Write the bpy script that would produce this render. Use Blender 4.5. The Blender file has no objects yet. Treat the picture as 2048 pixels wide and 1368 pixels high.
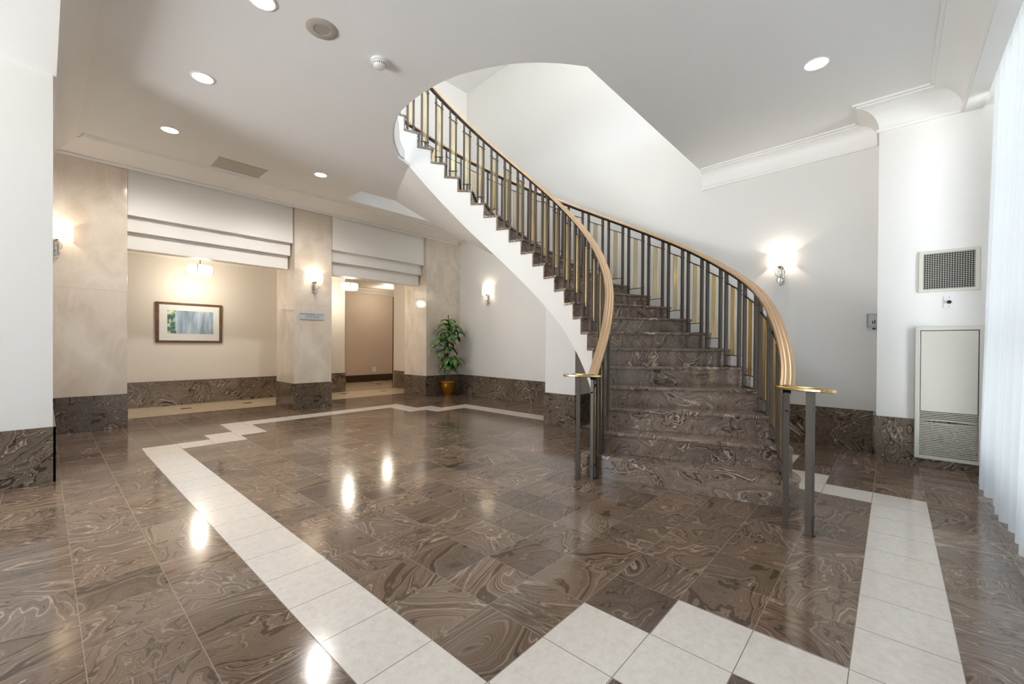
import bpy, bmesh, math, random
from mathutils import Vector, Matrix
from math import sin, cos, pi, radians, hypot, atan2

S = bpy.context.scene
COL = S.collection
random.seed(7)

# ------------------------------------------------------------------ camera
cam_d = bpy.data.cameras.new('camera'); cam = bpy.data.objects.new('camera', cam_d); COL.objects.link(cam)
FPX, YAW, PIT, ROL, PY = 845.05, 0.73312, 0.0053424, 0.0065037, 694.62
def _m3(r): return Matrix(r)
_Rx = _m3(((1, 0, 0), (0, cos(PIT), -sin(PIT)), (0, sin(PIT), cos(PIT))))
_Rz = _m3(((cos(ROL), -sin(ROL), 0), (sin(ROL), cos(ROL), 0), (0, 0, 1)))
_R = _Rz @ _Rx
_aX = _R @ Vector((sin(YAW), 0, cos(YAW))); _aY = _R @ Vector((-cos(YAW), 0, sin(YAW))); _aZ = _R @ Vector((0, -1, 0))
_right = Vector((_aX[0], _aY[0], _aZ[0])); _down = Vector((_aX[1], _aY[1], _aZ[1])); _fwd = Vector((_aX[2], _aY[2], _aZ[2]))
_up = -_down; _bk = -_fwd
cam.matrix_world = Matrix(((_right[0], _up[0], _bk[0], 0), (_right[1], _up[1], _bk[1], 0), (_right[2], _up[2], _bk[2], 1.165), (0, 0, 0, 1)))
cam_d.sensor_width = 36; cam_d.lens = FPX / 2048 * 36; cam_d.shift_y = (PY - 684) / 2048; cam_d.clip_start = .02
S.camera = cam

# ------------------------------------------------------------------ world, exposure
W = bpy.data.worlds.new('sky'); S.world = W; W.use_nodes = True
_nt = W.node_tree; _bg = _nt.nodes['Background']; _tc = _nt.nodes.new('ShaderNodeTexCoord'); _sp = _nt.nodes.new('ShaderNodeSeparateXYZ')
_rp = _nt.nodes.new('ShaderNodeValToRGB'); _mp = _nt.nodes.new('ShaderNodeMapRange'); _mp.inputs[1].default_value = -1; _mp.inputs[2].default_value = 1
_nt.links.new(_tc.outputs['Generated'], _sp.inputs[0]); _nt.links.new(_sp.outputs[2], _mp.inputs[0]); _nt.links.new(_mp.outputs[0], _rp.inputs[0]); _nt.links.new(_rp.outputs[0], _bg.inputs[0])
# bright ground below the horizon added to light the ceiling; sky above dimmed
_e = _rp.color_ramp.elements; _e[0].position = .47; _e[0].color = (.93, .97, 1.0, 1); _e[1].position = .53; _e[1].color = (.24, .30, .37, 1)
_bg.inputs[1].default_value = 17.5
S.view_settings.view_transform = 'Standard'; S.view_settings.look = 'None'; S.view_settings.gamma = 1
S.view_settings.exposure = 0.7
S.cycles.max_bounces = 14; S.cycles.diffuse_bounces = 10; S.cycles.glossy_bounces = 4; S.cycles.transmission_bounces = 6
S.cycles.transparent_max_bounces = 10; S.cycles.caustics_reflective = False; S.cycles.caustics_refractive = False
S.cycles.sample_clamp_indirect = 6; S.cycles.use_denoising = True

H = 3.66          # main ceiling
def area(name, loc, rot, sx, sy, power, col=(1, 1, 1), portal=False, spread=pi):
    d = bpy.data.lights.new(name, 'AREA'); d.shape = 'RECTANGLE'; d.size = sx; d.size_y = sy; d.energy = power; d.color = col
    d.spread = spread
    o = bpy.data.objects.new(name, d); COL.objects.link(o); o.location = loc; o.rotation_euler = rot
    if portal: d.cycles.is_portal = True
    return o
# daylight arriving through the windows (portals sample the sky)
area('window_portal', (1.2, -.99, 1.8), (radians(-90), 0, pi), 8.6, 3.3, 1, portal=True)
area('foyer_portal', (-5.02, 3.7, 1.6), (0, radians(-90), 0), 3.0, 2.4, 1, portal=True)
area('upper_portal', (3.15, -.72, 5.47), (radians(-90), 0, pi), 4.5, 1.65, 1, portal=True)

# ------------------------------------------------------------------ node helpers / materials
def lin(c):
    return tuple(((v / 255) / 12.92 if v / 255 <= .04045 else ((v / 255 + .055) / 1.055) ** 2.4) for v in c) + (1,)
def newmat(name):
    m = bpy.data.materials.new(name); m.use_nodes = True; nt = m.node_tree
    return m, nt, nt.nodes['Principled BSDF']
def P(name, rgb, rough=.5, metal=0, coat=0, bump=0, bscale=60, ior=1.5, vary=0, vscale=3):
    m, nt, b = newmat(name); N = nt.nodes; L = nt.links
    b.inputs['Base Color'].default_value = lin(rgb); b.inputs['Roughness'].default_value = rough
    b.inputs['Metallic'].default_value = metal; b.inputs['IOR'].default_value = ior
    if coat: b.inputs['Coat Weight'].default_value = coat; b.inputs['Coat Roughness'].default_value = .08
    tc = N.new('ShaderNodeTexCoord')
    if vary:
        n = N.new('ShaderNodeTexNoise'); n.inputs['Scale'].default_value = vscale; n.inputs['Detail'].default_value = 5
        L.new(tc.outputs['Object'], n.inputs['Vector'])
        r = N.new('ShaderNodeValToRGB'); r.color_ramp.elements[0].position = .3; r.color_ramp.elements[1].position = .7
        r.color_ramp.elements[0].color = lin([max(0, v - vary) for v in rgb]); r.color_ramp.elements[1].color = lin([min(255, v + vary) for v in rgb])
        L.new(n.outputs['Fac'], r.inputs['Fac']); L.new(r.outputs['Color'], b.inputs['Base Color'])
    if bump:
        n = N.new('ShaderNodeTexNoise'); n.inputs['Scale'].default_value = bscale; n.inputs['Detail'].default_value = 3
        L.new(tc.outputs['Object'], n.inputs['Vector'])
        bp = N.new('ShaderNodeBump'); bp.inputs['Strength'].default_value = bump; bp.inputs['Distance'].default_value = .004
        L.new(n.outputs['Fac'], bp.inputs['Height']); L.new(bp.outputs['Normal'], b.inputs['Normal'])
    return m
def ramp(nt, stops):
    r = nt.nodes.new('ShaderNodeValToRGB'); e = r.color_ramp.elements
    while len(e) > 2: e.remove(e[-1])
    e[0].position, e[0].color = stops[0][0], lin(stops[0][1]); e[1].position, e[1].color = stops[-1][0], lin(stops[-1][1])
    for p, c in stops[1:-1]:
        x = e.new(p); x.color = lin(c)
    return r
def math_(nt, op, a=None, b=None, va=None, vb=None):
    n = nt.nodes.new('ShaderNodeMath'); n.operation = op
    if a is not None: nt.links.new(a, n.inputs[0])
    if b is not None: nt.links.new(b, n.inputs[1])
    if va is not None: n.inputs[0].default_value = va
    if vb is not None: n.inputs[1].default_value = vb
    return n.outputs[0]
def swirl(name, stops, scale=2.0, bands=20, rough=.09, tiled=False, stretch=(1, 1, 1), seed=0.0, per_object=False, joint=None):
    """polished banded marble: contour bands of a slow noise field"""
    m, nt, b = newmat(name); N = nt.nodes; L = nt.links
    tc = N.new('ShaderNodeTexCoord')
    mp = N.new('ShaderNodeMapping'); mp.inputs['Scale'].default_value = stretch; mp.inputs['Location'].default_value = (seed, seed * 1.7, seed * .3)
    L.new(tc.outputs['Object'], mp.inputs['Vector'])
    vec = mp.outputs['Vector']; edge = None; tilev = None
    if tiled:
        uv = N.new('ShaderNodeUVMap'); uv.uv_map = 'UVMap'
        fl = N.new('ShaderNodeVectorMath'); fl.operation = 'FLOOR'; L.new(uv.outputs['UV'], fl.inputs[0])
        wn = N.new('ShaderNodeTexWhiteNoise'); wn.noise_dimensions = '3D'; L.new(fl.outputs[0], wn.inputs['Vector'])
        sc = N.new('ShaderNodeVectorMath'); sc.operation = 'SCALE'; sc.inputs['Scale'].default_value = 60; L.new(wn.outputs['Color'], sc.inputs[0])
        # every other tile is turned by a quarter: swap x and y
        sx = N.new('ShaderNodeSeparateXYZ'); L.new(vec, sx.inputs[0])
        cx = N.new('ShaderNodeCombineXYZ'); L.new(sx.outputs[1], cx.inputs[0]); L.new(sx.outputs[0], cx.inputs[1])
        mix = N.new('ShaderNodeMix'); mix.data_type = 'VECTOR'
        gt = math_(nt, 'GREATER_THAN', wn.outputs['Value'], vb=.72)
        L.new(gt, mix.inputs['Factor']); L.new(vec, mix.inputs['A']); L.new(cx.outputs[0], mix.inputs['B'])
        st = N.new('ShaderNodeVectorMath'); st.operation = 'MULTIPLY'; st.inputs[1].default_value = (.62, 1.25, 1); L.new(mix.outputs['Result'], st.inputs[0])
        ad = N.new('ShaderNodeVectorMath'); ad.operation = 'ADD'; L.new(st.outputs[0], ad.inputs[0]); L.new(sc.outputs[0], ad.inputs[1])
        vec = ad.outputs[0]; tilev = wn.outputs['Value']
        s2 = N.new('ShaderNodeSeparateXYZ'); L.new(uv.outputs['UV'], s2.inputs[0])
        es = []
        for k in (0, 1):
            fr = math_(nt, 'FRACT', s2.outputs[k]); ab = math_(nt, 'ABSOLUTE', math_(nt, 'SUBTRACT', fr, vb=.5)); es.append(math_(nt, 'GREATER_THAN', ab, vb=.4955))
        edge = math_(nt, 'MAXIMUM', es[0], es[1])
    if per_object:
        oi = N.new('ShaderNodeObjectInfo'); sc = N.new('ShaderNodeVectorMath'); sc.operation = 'SCALE'; sc.inputs['Scale'].default_value = 40
        L.new(oi.outputs['Random'], sc.inputs[0])
        ad = N.new('ShaderNodeVectorMath'); ad.operation = 'ADD'; L.new(vec, ad.inputs[0]); L.new(sc.outputs[0], ad.inputs[1]); vec = ad.outputs[0]
    n = N.new('ShaderNodeTexNoise'); n.inputs['Scale'].default_value = scale; n.inputs['Detail'].default_value = 4.5
    n.inputs['Roughness'].default_value = .47; n.inputs['Distortion'].default_value = .9; L.new(vec, n.inputs['Vector'])
    w = math_(nt, 'MULTIPLY', n.outputs['Fac'], vb=bands)
    if tilev is not None: w = math_(nt, 'ADD', w, math_(nt, 'MULTIPLY', tilev, vb=30))
    n2 = N.new('ShaderNodeTexNoise'); n2.noise_dimensions = '1D'; n2.inputs['Scale'].default_value = 1; n2.inputs['Detail'].default_value = 4; n2.inputs['Roughness'].default_value = .62
    L.new(w, n2.inputs['W'])
    r = ramp(nt, stops); L.new(n2.outputs['Fac'], r.inputs['Fac']); out = r.outputs['Color']
    # slow clouding over the bands
    n3 = N.new('ShaderNodeTexNoise'); n3.inputs['Scale'].default_value = scale * .8; n3.inputs['Detail'].default_value = 4; L.new(vec, n3.inputs['Vector'])
    r3 = ramp(nt, ((.3, (170, 166, 162)), (.7, (255, 252, 248)))); L.new(n3.outputs['Fac'], r3.inputs['Fac'])
    mu = N.new('ShaderNodeMix'); mu.data_type = 'RGBA'; mu.blend_type = 'MULTIPLY'; mu.inputs['Factor'].default_value = .7
    L.new(out, mu.inputs['A']); L.new(r3.outputs['Color'], mu.inputs['B']); out = mu.outputs['Result']
    if tilev is not None:   # tiles differ a little in tone
        rt = ramp(nt, ((0, (205, 200, 196)), (.5, (240, 232, 226)), (1, (255, 255, 255)))); L.new(tilev, rt.inputs['Fac'])
        mt = N.new('ShaderNodeMix'); mt.data_type = 'RGBA'; mt.blend_type = 'MULTIPLY'; mt.inputs['Factor'].default_value = 1
        L.new(out, mt.inputs['A']); L.new(rt.outputs['Color'], mt.inputs['B']); out = mt.outputs['Result']
    if edge is not None:
        me = N.new('ShaderNodeMix'); me.data_type = 'RGBA'; L.new(edge, me.inputs['Factor']); L.new(out, me.inputs['A'])
        me.inputs['B'].default_value = lin(joint or (128, 116, 104)); out = me.outputs['Result']
        L.new(math_(nt, 'ADD', math_(nt, 'MULTIPLY', edge, vb=.4), vb=rough), b.inputs['Roughness'])
    else: b.inputs['Roughness'].default_value = rough
    L.new(out, b.inputs['Base Color'])
    return m
DARK = ((.32, (78, 63, 52)), (.41, (122, 104, 90)), (.47, (158, 139, 124)), (.51, (112, 95, 82)), (.56, (168, 150, 134)), (.61, (126, 110, 96)), (.68, (212, 197, 181)))
FLOORC = ((.32, (90, 75, 63)), (.41, (120, 102, 88)), (.47, (147, 128, 112)), (.51, (114, 97, 84)), (.56, (156, 137, 120)), (.61, (124, 107, 93)), (.68, (192, 174, 157)))
BASEC = ((.32, (56, 46, 38)), (.41, (96, 82, 70)), (.47, (130, 114, 100)), (.51, (88, 76, 65)), (.56, (144, 129, 113)), (.61, (98, 86, 74)), (.68, (200, 187, 168)))
M = {}
M['floor'] = swirl('brown_banded_marble_tiles', FLOORC, 1.8, 44, .13, tiled=True)
M['stair'] = swirl('brown_banded_marble_stair', DARK, 2.3, 40, .11, stretch=(1, 1, 1.2), per_object=True)
M['base'] = swirl('dark_banded_marble', BASEC, 1.7, 62, .10, stretch=(1, 1, 1.3), seed=3.1)

def cream_tile():
    m, nt, b = newmat('cream_marble_tiles'); N = nt.nodes; L = nt.links
    tc = N.new('ShaderNodeTexCoord'); n = N.new('ShaderNodeTexNoise'); n.inputs['Scale'].default_value = 26; n.inputs['Detail'].default_value = 8; n.inputs['Roughness'].default_value = .75
    L.new(tc.outputs['Object'], n.inputs['Vector'])
    r = ramp(nt, ((.3, (204, 195, 185)), (.5, (216, 208, 199)), (.72, (223, 217, 209)))); L.new(n.outputs['Fac'], r.inputs['Fac'])
    uv = N.new('ShaderNodeUVMap'); uv.uv_map = 'UVMap'; s2 = N.new('ShaderNodeSeparateXYZ'); L.new(uv.outputs['UV'], s2.inputs[0]); es = []
    for k in (0, 1):
        fr = math_(nt, 'FRACT', s2.outputs[k]); ab = math_(nt, 'ABSOLUTE', math_(nt, 'SUBTRACT', fr, vb=.5)); es.append(math_(nt, 'GREATER_THAN', ab, vb=.4945))
    e = math_(nt, 'MAXIMUM', es[0], es[1])
    me = N.new('ShaderNodeMix'); me.data_type = 'RGBA'; L.new(e, me.inputs['Factor']); L.new(r.outputs['Color'], me.inputs['A']); me.inputs['B'].default_value = lin((128, 120, 112))
    L.new(me.outputs['Result'], b.inputs['Base Color']); b.inputs['Roughness'].default_value = .12
    return m
M['cream'] = cream_tile()
M['hallcream'] = P('hall_cream_marble', (205, 186, 160), .12, vary=8, vscale=8)
def col_marble():
    m, nt, b = newmat('beige_clouded_marble'); N = nt.nodes; L = nt.links
    tc = N.new('ShaderNodeTexCoord'); mp = N.new('ShaderNodeMapping'); mp.inputs['Scale'].default_value = (1.3, 1.3, .8); L.new(tc.outputs['Object'], mp.inputs['Vector'])
    n = N.new('ShaderNodeTexNoise'); n.inputs['Scale'].default_value = 2.2; n.inputs['Detail'].default_value = 9; n.inputs['Roughness'].default_value = .62; n.inputs['Distortion'].default_value = .7
    L.new(mp.outputs['Vector'], n.inputs['Vector'])
    r = ramp(nt, ((.30, (198, 184, 167)), (.45, (210, 198, 183)), (.58, (217, 207, 194)), (.75, (226, 219, 209)))); L.new(n.outputs['Fac'], r.inputs['Fac'])
    s = N.new('ShaderNodeSeparateXYZ'); L.new(tc.outputs['Object'], s.inputs[0])
    ab = math_(nt, 'ABSOLUTE', math_(nt, 'SUBTRACT', s.outputs[2], vb=1.86)); e = math_(nt, 'LESS_THAN', ab, vb=.002)
    me = N.new('ShaderNodeMix'); me.data_type = 'RGBA'; L.new(e, me.inputs['Factor']); L.new(r.outputs['Color'], me.inputs['A']); me.inputs['B'].default_value = lin((182, 170, 154))
    L.new(me.outputs['Result'], b.inputs['Base Color']); b.inputs['Roughness'].default_value = .09
    return m
M['column'] = col_marble()
M['wall'] = P('white_wall_paint', (224, 221, 216), .55, bump=.05, bscale=220)
M['ceil'] = P('white_ceiling_paint', (234, 233, 231), .7, bump=.04, bscale=150)
M['trim'] = P('white_moulding_paint', (234, 232, 228), .45)
M['hallwall'] = P('warm_hall_paint', (208, 201, 190), .6)
M['tan'] = P('tan_corridor_paint', (190, 175, 160), .6)
M['bronze'] = P('dark_bronze_steel', (84, 75, 66), .45, .25, bump=.02)
M['black'] = P('black_iron', (34, 31, 29), .4, .6)
M['brass'] = P('polished_brass', (214, 186, 128), .2, 1.0, bump=.08, bscale=90)
M['rail'] = P('polished_bronze_handrail', (206, 172, 134), .26, .6, coat=.4)
M['potbrass'] = P('hammered_brass', (196, 142, 52), .28, 1.0, bump=.6, bscale=45)
M['chrome'] = P('chrome', (215, 212, 206), .08, 1.0)
M['offwhite'] = P('cream_enamel_metal', (200, 196, 184), .4)
M['shade_black'] = P('painted_shade_black', (14, 13, 12), .8)  # black that stands in for shade inside openings
M['plate'] = P('white_plastic', (222, 222, 220), .35)
M['wood'] = P('dark_stained_wood', (92, 62, 34), .35, vary=14, vscale=12)
M['redwood'] = P('mahogany_door_wood', (84, 38, 18), .3, vary=12, vscale=9)
M['darkbase'] = P('dark_brown_skirting', (52, 34, 24), .35)
M['steel'] = P('brushed_steel', (198, 202, 208), .45, .35, bump=.05)
M['ink'] = P('engraved_lettering', (66, 70, 74), .5)
M['stem'] = P('green_brown_stem', (112, 96, 60), .7)
M['soil'] = P('potting_soil', (44, 34, 26), .95, bump=.8, bscale=60)
M['grey'] = P('grey_access_panel_paint', (172, 163, 151), .6)
def leafmat():
    m, nt, b = newmat('glossy_green_leaf'); N = nt.nodes; L = nt.links
    tc = N.new('ShaderNodeTexCoord'); n = N.new('ShaderNodeTexNoise'); n.inputs['Scale'].default_value = 9; L.new(tc.outputs['Object'], n.inputs['Vector'])
    r = ramp(nt, ((.35, (44, 78, 36)), (.55, (72, 112, 54)), (.72, (128, 156, 80)))); L.new(n.outputs['Fac'], r.inputs['Fac']); L.new(r.outputs['Color'], b.inputs['Base Color'])
    b.inputs['Roughness'].default_value = .32; return m
M['leaf'] = leafmat()
def emit(name, col, s):
    m = bpy.data.materials.new(name); m.use_nodes = True; nt = m.node_tree; nt.nodes.clear()
    e = nt.nodes.new('ShaderNodeEmission'); e.inputs[0].default_value = (*col, 1); e.inputs[1].default_value = s
    o = nt.nodes.new('ShaderNodeOutputMaterial'); nt.links.new(e.outputs[0], o.inputs[0]); return m
M['lamp'] = emit('downlight_glow', (1, .95, .88), 3)
M['pendglow'] = emit('pendant_glass_glow', (1, .88, .68), 1.9)
def shademat():
    m = bpy.data.materials.new('lit_fabric_shade'); m.use_nodes = True; nt = m.node_tree; nt.nodes.clear()
    e = nt.nodes.new('ShaderNodeEmission'); e.inputs[0].default_value = (1, .87, .68, 1); e.inputs[1].default_value = .6
    t = nt.nodes.new('ShaderNodeBsdfTranslucent'); t.inputs[0].default_value = (.9, .84, .74, 1)
    a = nt.nodes.new('ShaderNodeAddShader'); o = nt.nodes.new('ShaderNodeOutputMaterial')
    nt.links.new(e.outputs[0], a.inputs[0]); nt.links.new(t.outputs[0], a.inputs[1]); nt.links.new(a.outputs[0], o.inputs[0]); return m
M['shade'] = shademat()
def glassmat(name, col=(1, 1, 1), rough=.0, trans=.85):
    m = bpy.data.materials.new(name); m.use_nodes = True; nt = m.node_tree; nt.nodes.clear()
    g = nt.nodes.new('ShaderNodeBsdfGlossy'); g.inputs['Roughness'].default_value = rough
    t = nt.nodes.new('ShaderNodeBsdfTransparent'); t.inputs[0].default_value = (*col, 1)
    f = nt.nodes.new('ShaderNodeFresnel'); f.inputs[0].default_value = 1.5
    x = nt.nodes.new('ShaderNodeMixShader'); o = nt.nodes.new('ShaderNodeOutputMaterial')
    nt.links.new(f.outputs[0], x.inputs[0]); nt.links.new(t.outputs[0], x.inputs[1]); nt.links.new(g.outputs[0], x.inputs[2]); nt.links.new(x.outputs[0], o.inputs[0]); return m
M['pane'] = glassmat('clear_window_glass')
M['crystal'] = P('clear_crystal', (235, 236, 236), .05); M['crystal'].node_tree.nodes['Principled BSDF'].inputs['Transmission Weight'].default_value = .85
def sheer():
    m = bpy.data.materials.new('white_sheer_voile'); m.use_nodes = True; nt = m.node_tree; nt.nodes.clear(); N = nt.nodes; L = nt.links
    d = N.new('ShaderNodeBsdfDiffuse'); d.inputs[0].default_value = (.84, .86, .86, 1)
    t = N.new('ShaderNodeBsdfTranslucent'); t.inputs[0].default_value = (.215, .228, .233, 1)
    p = N.new('ShaderNodeBsdfTransparent'); a = N.new('ShaderNodeMixShader'); a.inputs[0].default_value = .30; b = N.new('ShaderNodeMixShader'); b.inputs[0].default_value = .02
    o = N.new('ShaderNodeOutputMaterial')
    L.new(d.outputs[0], a.inputs[1]); L.new(t.outputs[0], a.inputs[2]); L.new(a.outputs[0], b.inputs[1]); L.new(p.outputs[0], b.inputs[2]); L.new(b.outputs[0], o.inputs[0]); return m
M['sheer'] = sheer()
def artmat():
    m, nt, b = newmat('blue_green_landscape_print'); N = nt.nodes; L = nt.links
    tc = N.new('ShaderNodeTexCoord'); s = N.new('ShaderNodeSeparateXYZ'); L.new(tc.outputs['Object'], s.inputs[0])
    n = N.new('ShaderNodeTexNoise'); n.inputs['Scale'].default_value = 12; n.inputs['Detail'].default_value = 6; L.new(tc.outputs['Object'], n.inputs['Vector'])
    r1 = ramp(nt, ((.38, (34, 62, 48)), (.5, (70, 110, 80)), (.62, (200, 214, 176)))); L.new(n.outputs['Fac'], r1.inputs['Fac'])
    mp = N.new('ShaderNodeMapping'); mp.inputs['Scale'].default_value = (9, 1, 1.4); L.new(tc.outputs['Object'], mp.inputs['Vector'])
    n2 = N.new('ShaderNodeTexNoise'); n2.inputs['Scale'].default_value = 1.3; n2.inputs['Detail'].default_value = 3; L.new(mp.outputs['Vector'], n2.inputs['Vector'])
    r2 = ramp(nt, ((.35, (104, 122, 140)), (.5, (142, 160, 176)), (.65, (178, 190, 200)))); L.new(n2.outputs['Fac'], r2.inputs['Fac'])
    f = math_(nt, 'LESS_THAN', math_(nt, 'ADD', s.outputs[0], math_(nt, 'MULTIPLY', n.outputs['Fac'], vb=.12)), vb=-.17)
    x = N.new('ShaderNodeMix'); x.data_type = 'RGBA'; L.new(f, x.inputs['Factor']); L.new(r2.outputs['Color'], x.inputs['A']); L.new(r1.outputs['Color'], x.inputs['B'])
    L.new(x.outputs['Result'], b.inputs['Base Color']); b.inputs['Roughness'].default_value = .05
    b.inputs['Coat Weight'].default_value = 1; b.inputs['Coat Roughness'].default_value = .01
    return m
M['art'] = artmat()
M['mat'] = P('white_picture_mount', (214, 214, 208), .06, coat=1)

# ------------------------------------------------------------------ object helpers
def obj(name, bm, mat, parent=None, smooth=False, loc=None, bevel=0, angle=40):
    me = bpy.data.meshes.new(name)
    bmesh.ops.recalc_face_normals(bm, faces=bm.faces)
    bm.to_mesh(me); bm.free()
    for mm in (mat if isinstance(mat, (list, tuple)) else [mat]): me.materials.append(mm)
    o = bpy.data.objects.new(name, me); COL.objects.link(o)
    if loc is not None: o.location = loc
    if parent is not None: o.parent = parent
    if smooth:
        me.polygons.foreach_set('use_smooth', [True] * len(me.polygons))
        try: me.set_sharp_from_angle(angle=radians(angle))
        except Exception: pass
    if bevel:
        md = o.modifiers.new('bevel', 'BEVEL'); md.width = bevel; md.segments = 2; md.limit_method = 'ANGLE'; md.angle_limit = radians(40)
    return o
def thing(name, label, cat, loc=(0, 0, 0), rz=0, group=None):
    o = bpy.data.objects.new(name, None); COL.objects.link(o); o.empty_display_size = .1
    o.location = loc; o.rotation_euler = (0, 0, rz); o['label'] = label; o['category'] = cat
    if group: o['group'] = group
    return o
def tag(o, label, cat, group=None, kind=None):
    if label: o['label'] = label
    if cat: o['category'] = cat
    if group: o['group'] = group
    if kind: o['kind'] = kind
    return o
def struct(name, bm, mat, label=None, **k):
    o = obj(name, bm, mat, **k); o['kind'] = 'structure'; o['category'] = name.split('_')[0]
    o['label'] = label or name.replace('_', ' '); return o
def box(bm, x0, x1, y0, y1, z0, z1, mi=0):
    v = [bm.verts.new((x, y, z)) for x in (x0, x1) for y in (y0, y1) for z in (z0, z1)]
    for f in ((0, 1, 3, 2), (4, 6, 7, 5), (0, 4, 5, 1), (2, 3, 7, 6), (0, 2, 6, 4), (1, 5, 7, 3)):
        bm.faces.new([v[i] for i in f]).material_index = mi
    return bm
def BX(*a): return box(bmesh.new(), *a)
def prism(bm, poly, z0, z1, mi=0):
    """vertical prism over a polygon (list of xy)"""
    a = [bm.verts.new((x, y, z0)) for x, y in poly]; b = [bm.verts.new((x, y, z1)) for x, y in poly]; n = len(poly)
    fs = [bm.faces.new(a[::-1]), bm.faces.new(b)]
    for i in range(n): fs.append(bm.faces.new((a[i], a[(i + 1) % n], b[(i + 1) % n], b[i])))
    for f in fs: f.material_index = mi
    return bm
def holed_slab(outer, hole, z0, z1):
    bm = bmesh.new()
    def loop(P_, z): return [bm.verts.new((x, y, z)) for x, y in P_]
    res = []
    for z in (z0, z1):
        vo, vh = loop(outer, z), loop(hole, z)
        ed = [bm.edges.new((l[i], l[(i + 1) % len(l)])) for l in (vo, vh) for i in range(len(l))]
        bmesh.ops.triangle_fill(bm, edges=ed, use_beauty=True); res.append((vo, vh))
    for k in (0, 1):
        a, b = res[0][k], res[1][k]
        for i in range(len(a)): bm.faces.new((a[i], a[(i + 1) % len(a)], b[(i + 1) % len(a)], b[i]))
    return bm
def frame_at(p, d, up=Vector((0, 0, 1))):
    d = d.normalized(); s = d.cross(up)
    if s.length < 1e-5: s = d.cross(Vector((1, 0, 0)))
    s.normalize(); u = s.cross(d); return s, u
def sweep(bm, path, prof, closed_prof=True, caps=True, tangents=None):
    """prof: list of (side, up) offsets"""
    rings = []; path = [Vector(p) for p in path]
    for i, p in enumerate(path):
        if tangents: d = tangents[i]
        else: d = (path[min(i + 1, len(path) - 1)] - path[max(i - 1, 0)])
        s, u = frame_at(p, d)
        pr = prof(i / (len(path) - 1)) if callable(prof) else prof
        rings.append([bm.verts.new(p + s * a + u * b) for a, b in pr])
    n = len(rings[0])
    for i in range(len(rings) - 1):
        for j in range(n if closed_prof else n - 1):
            bm.faces.new((rings[i][j], rings[i][(j + 1) % n], rings[i + 1][(j + 1) % n], rings[i + 1][j]))
    if caps and closed_prof: bm.faces.new(rings[0][::-1]); bm.faces.new(rings[-1])
    return bm
def circ(r, n=10, rz=None): return [(r * cos(2 * pi * i / n), (rz or r) * sin(2 * pi * i / n)) for i in range(n)]
def tube(bm, path, r, n=10): return sweep(bm, path, circ(r, n))
def lathe(bm, prof, n=32, c=(0, 0, 0)):
    rings = []
    for r, z in prof:
        rings.append([bm.verts.new((c[0] + r * cos(2 * pi * i / n), c[1] + r * sin(2 * pi * i / n), c[2] + z)) for i in range(n)])
    for a, b in zip(rings, rings[1:]):
        for i in range(n): bm.faces.new((a[i], a[(i + 1) % n], b[(i + 1) % n], b[i]))
    if prof[0][0] > 1e-4: bm.faces.new(rings[0][::-1])
    if prof[-1][0] > 1e-4: bm.faces.new(rings[-1])
    bmesh.ops.remove_doubles(bm, verts=bm.verts, dist=1e-5)
    return bm
def wallx(Y): return 6.15 + .07 * Y          # face of the wall behind the stairs

# ------------------------------------------------------------------ floor
def tx(i): return .103 + .3081 * i if i <= 8 else (2.568 + .3155 * (i - 8) if i <= 14 else 4.461 + .321 * (i - 14))
def ty(j): return .107 + .3075 * j
def ux(x): return (x - .103) / .3081 if x <= 2.568 else (8 + (x - 2.568) / .3155 if x <= 4.461 else 14 + (x - 4.461) / .321)
def uy(y): return (y - .107) / .3075
bm = bmesh.new(); uvl = bm.loops.layers.uv.new('UVMap')
I0, I1, J0, J1 = -17, 26, -5, 42
G = {(i, j): bm.verts.new((tx(i), ty(j), 0)) for i in range(I0, I1 + 1) for j in range(J0, J1 + 1)}
for i in range(I0, I1):
    for j in range(J0, J1):
        f = bm.faces.new((G[i, j], G[i + 1, j], G[i + 1, j + 1], G[i, j + 1]))
        for l, (a, b) in zip(f.loops, ((i, j), (i + 1, j), (i + 1, j + 1), (i, j + 1))): l[uvl].uv = (a, b)
def fpoly(pts, mi, z=.0012):
    vs = [bm.verts.new((x, y, z)) for x, y in pts]; f = bm.faces.new(vs); f.material_index = mi
    for l, (x, y) in zip(f.loops, pts): l[uvl].uv = (ux(x), uy(y))
def frect(x0, x1, y0, y1, mi=1, z=.0012): fpoly(((x0, y0), (x1, y0), (x1, y1), (x0, y1)), mi, z)
frect(.720, 1.026, .718, 5.80)
fpoly(((.724, 5.80), (1.026, 5.80), (1.042, 5.795), (1.331, 5.803), (1.356, 6.122), (.727, 6.127)), 1)
fpoly(((1.331, 5.803), (1.666, 5.805), (1.678, 6.121), (1.666, 6.446), (1.361, 6.435), (1.356, 6.122)), 1)
fpoly(((1.678, 6.121), (1.986, 6.123), (2.004, 6.802), (1.694, 7.145), (1.666, 6.446)), 1)
fpoly(((2.004, 6.802), (4.269, 6.841), (4.609, 7.190), (1.694, 7.145)), 1)
fpoly(((4.248, 6.182), (4.606, 6.500), (4.609, 7.190), (4.269, 6.841)), 1)
fpoly(((4.248, 6.182), (4.565, 6.172), (4.932, 6.500), (4.606, 6.500)), 1)
fpoly(((4.565, 6.172), (4.579, 5.861), (4.937, 6.182), (4.932, 6.500)), 1)
fpoly(((4.579, 5.861), (5.203, 5.855), (5.550, 6.200), (4.937, 6.182)), 1)
fpoly(((5.169, 1.04), (5.50, 1.04), (5.550, 6.200), (5.203, 5.855)), 1)
frect(4.769, 5.431, .731, 1.04); frect(4.46, 4.769, .731, 1.04)
frect(4.165, 4.769, .415, .731)
frect(4.155, 4.461, .108, .415)
frect(1.955, 4.461, -.200, .108)
frect(1.645, 1.955, -.200, .718)
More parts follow.
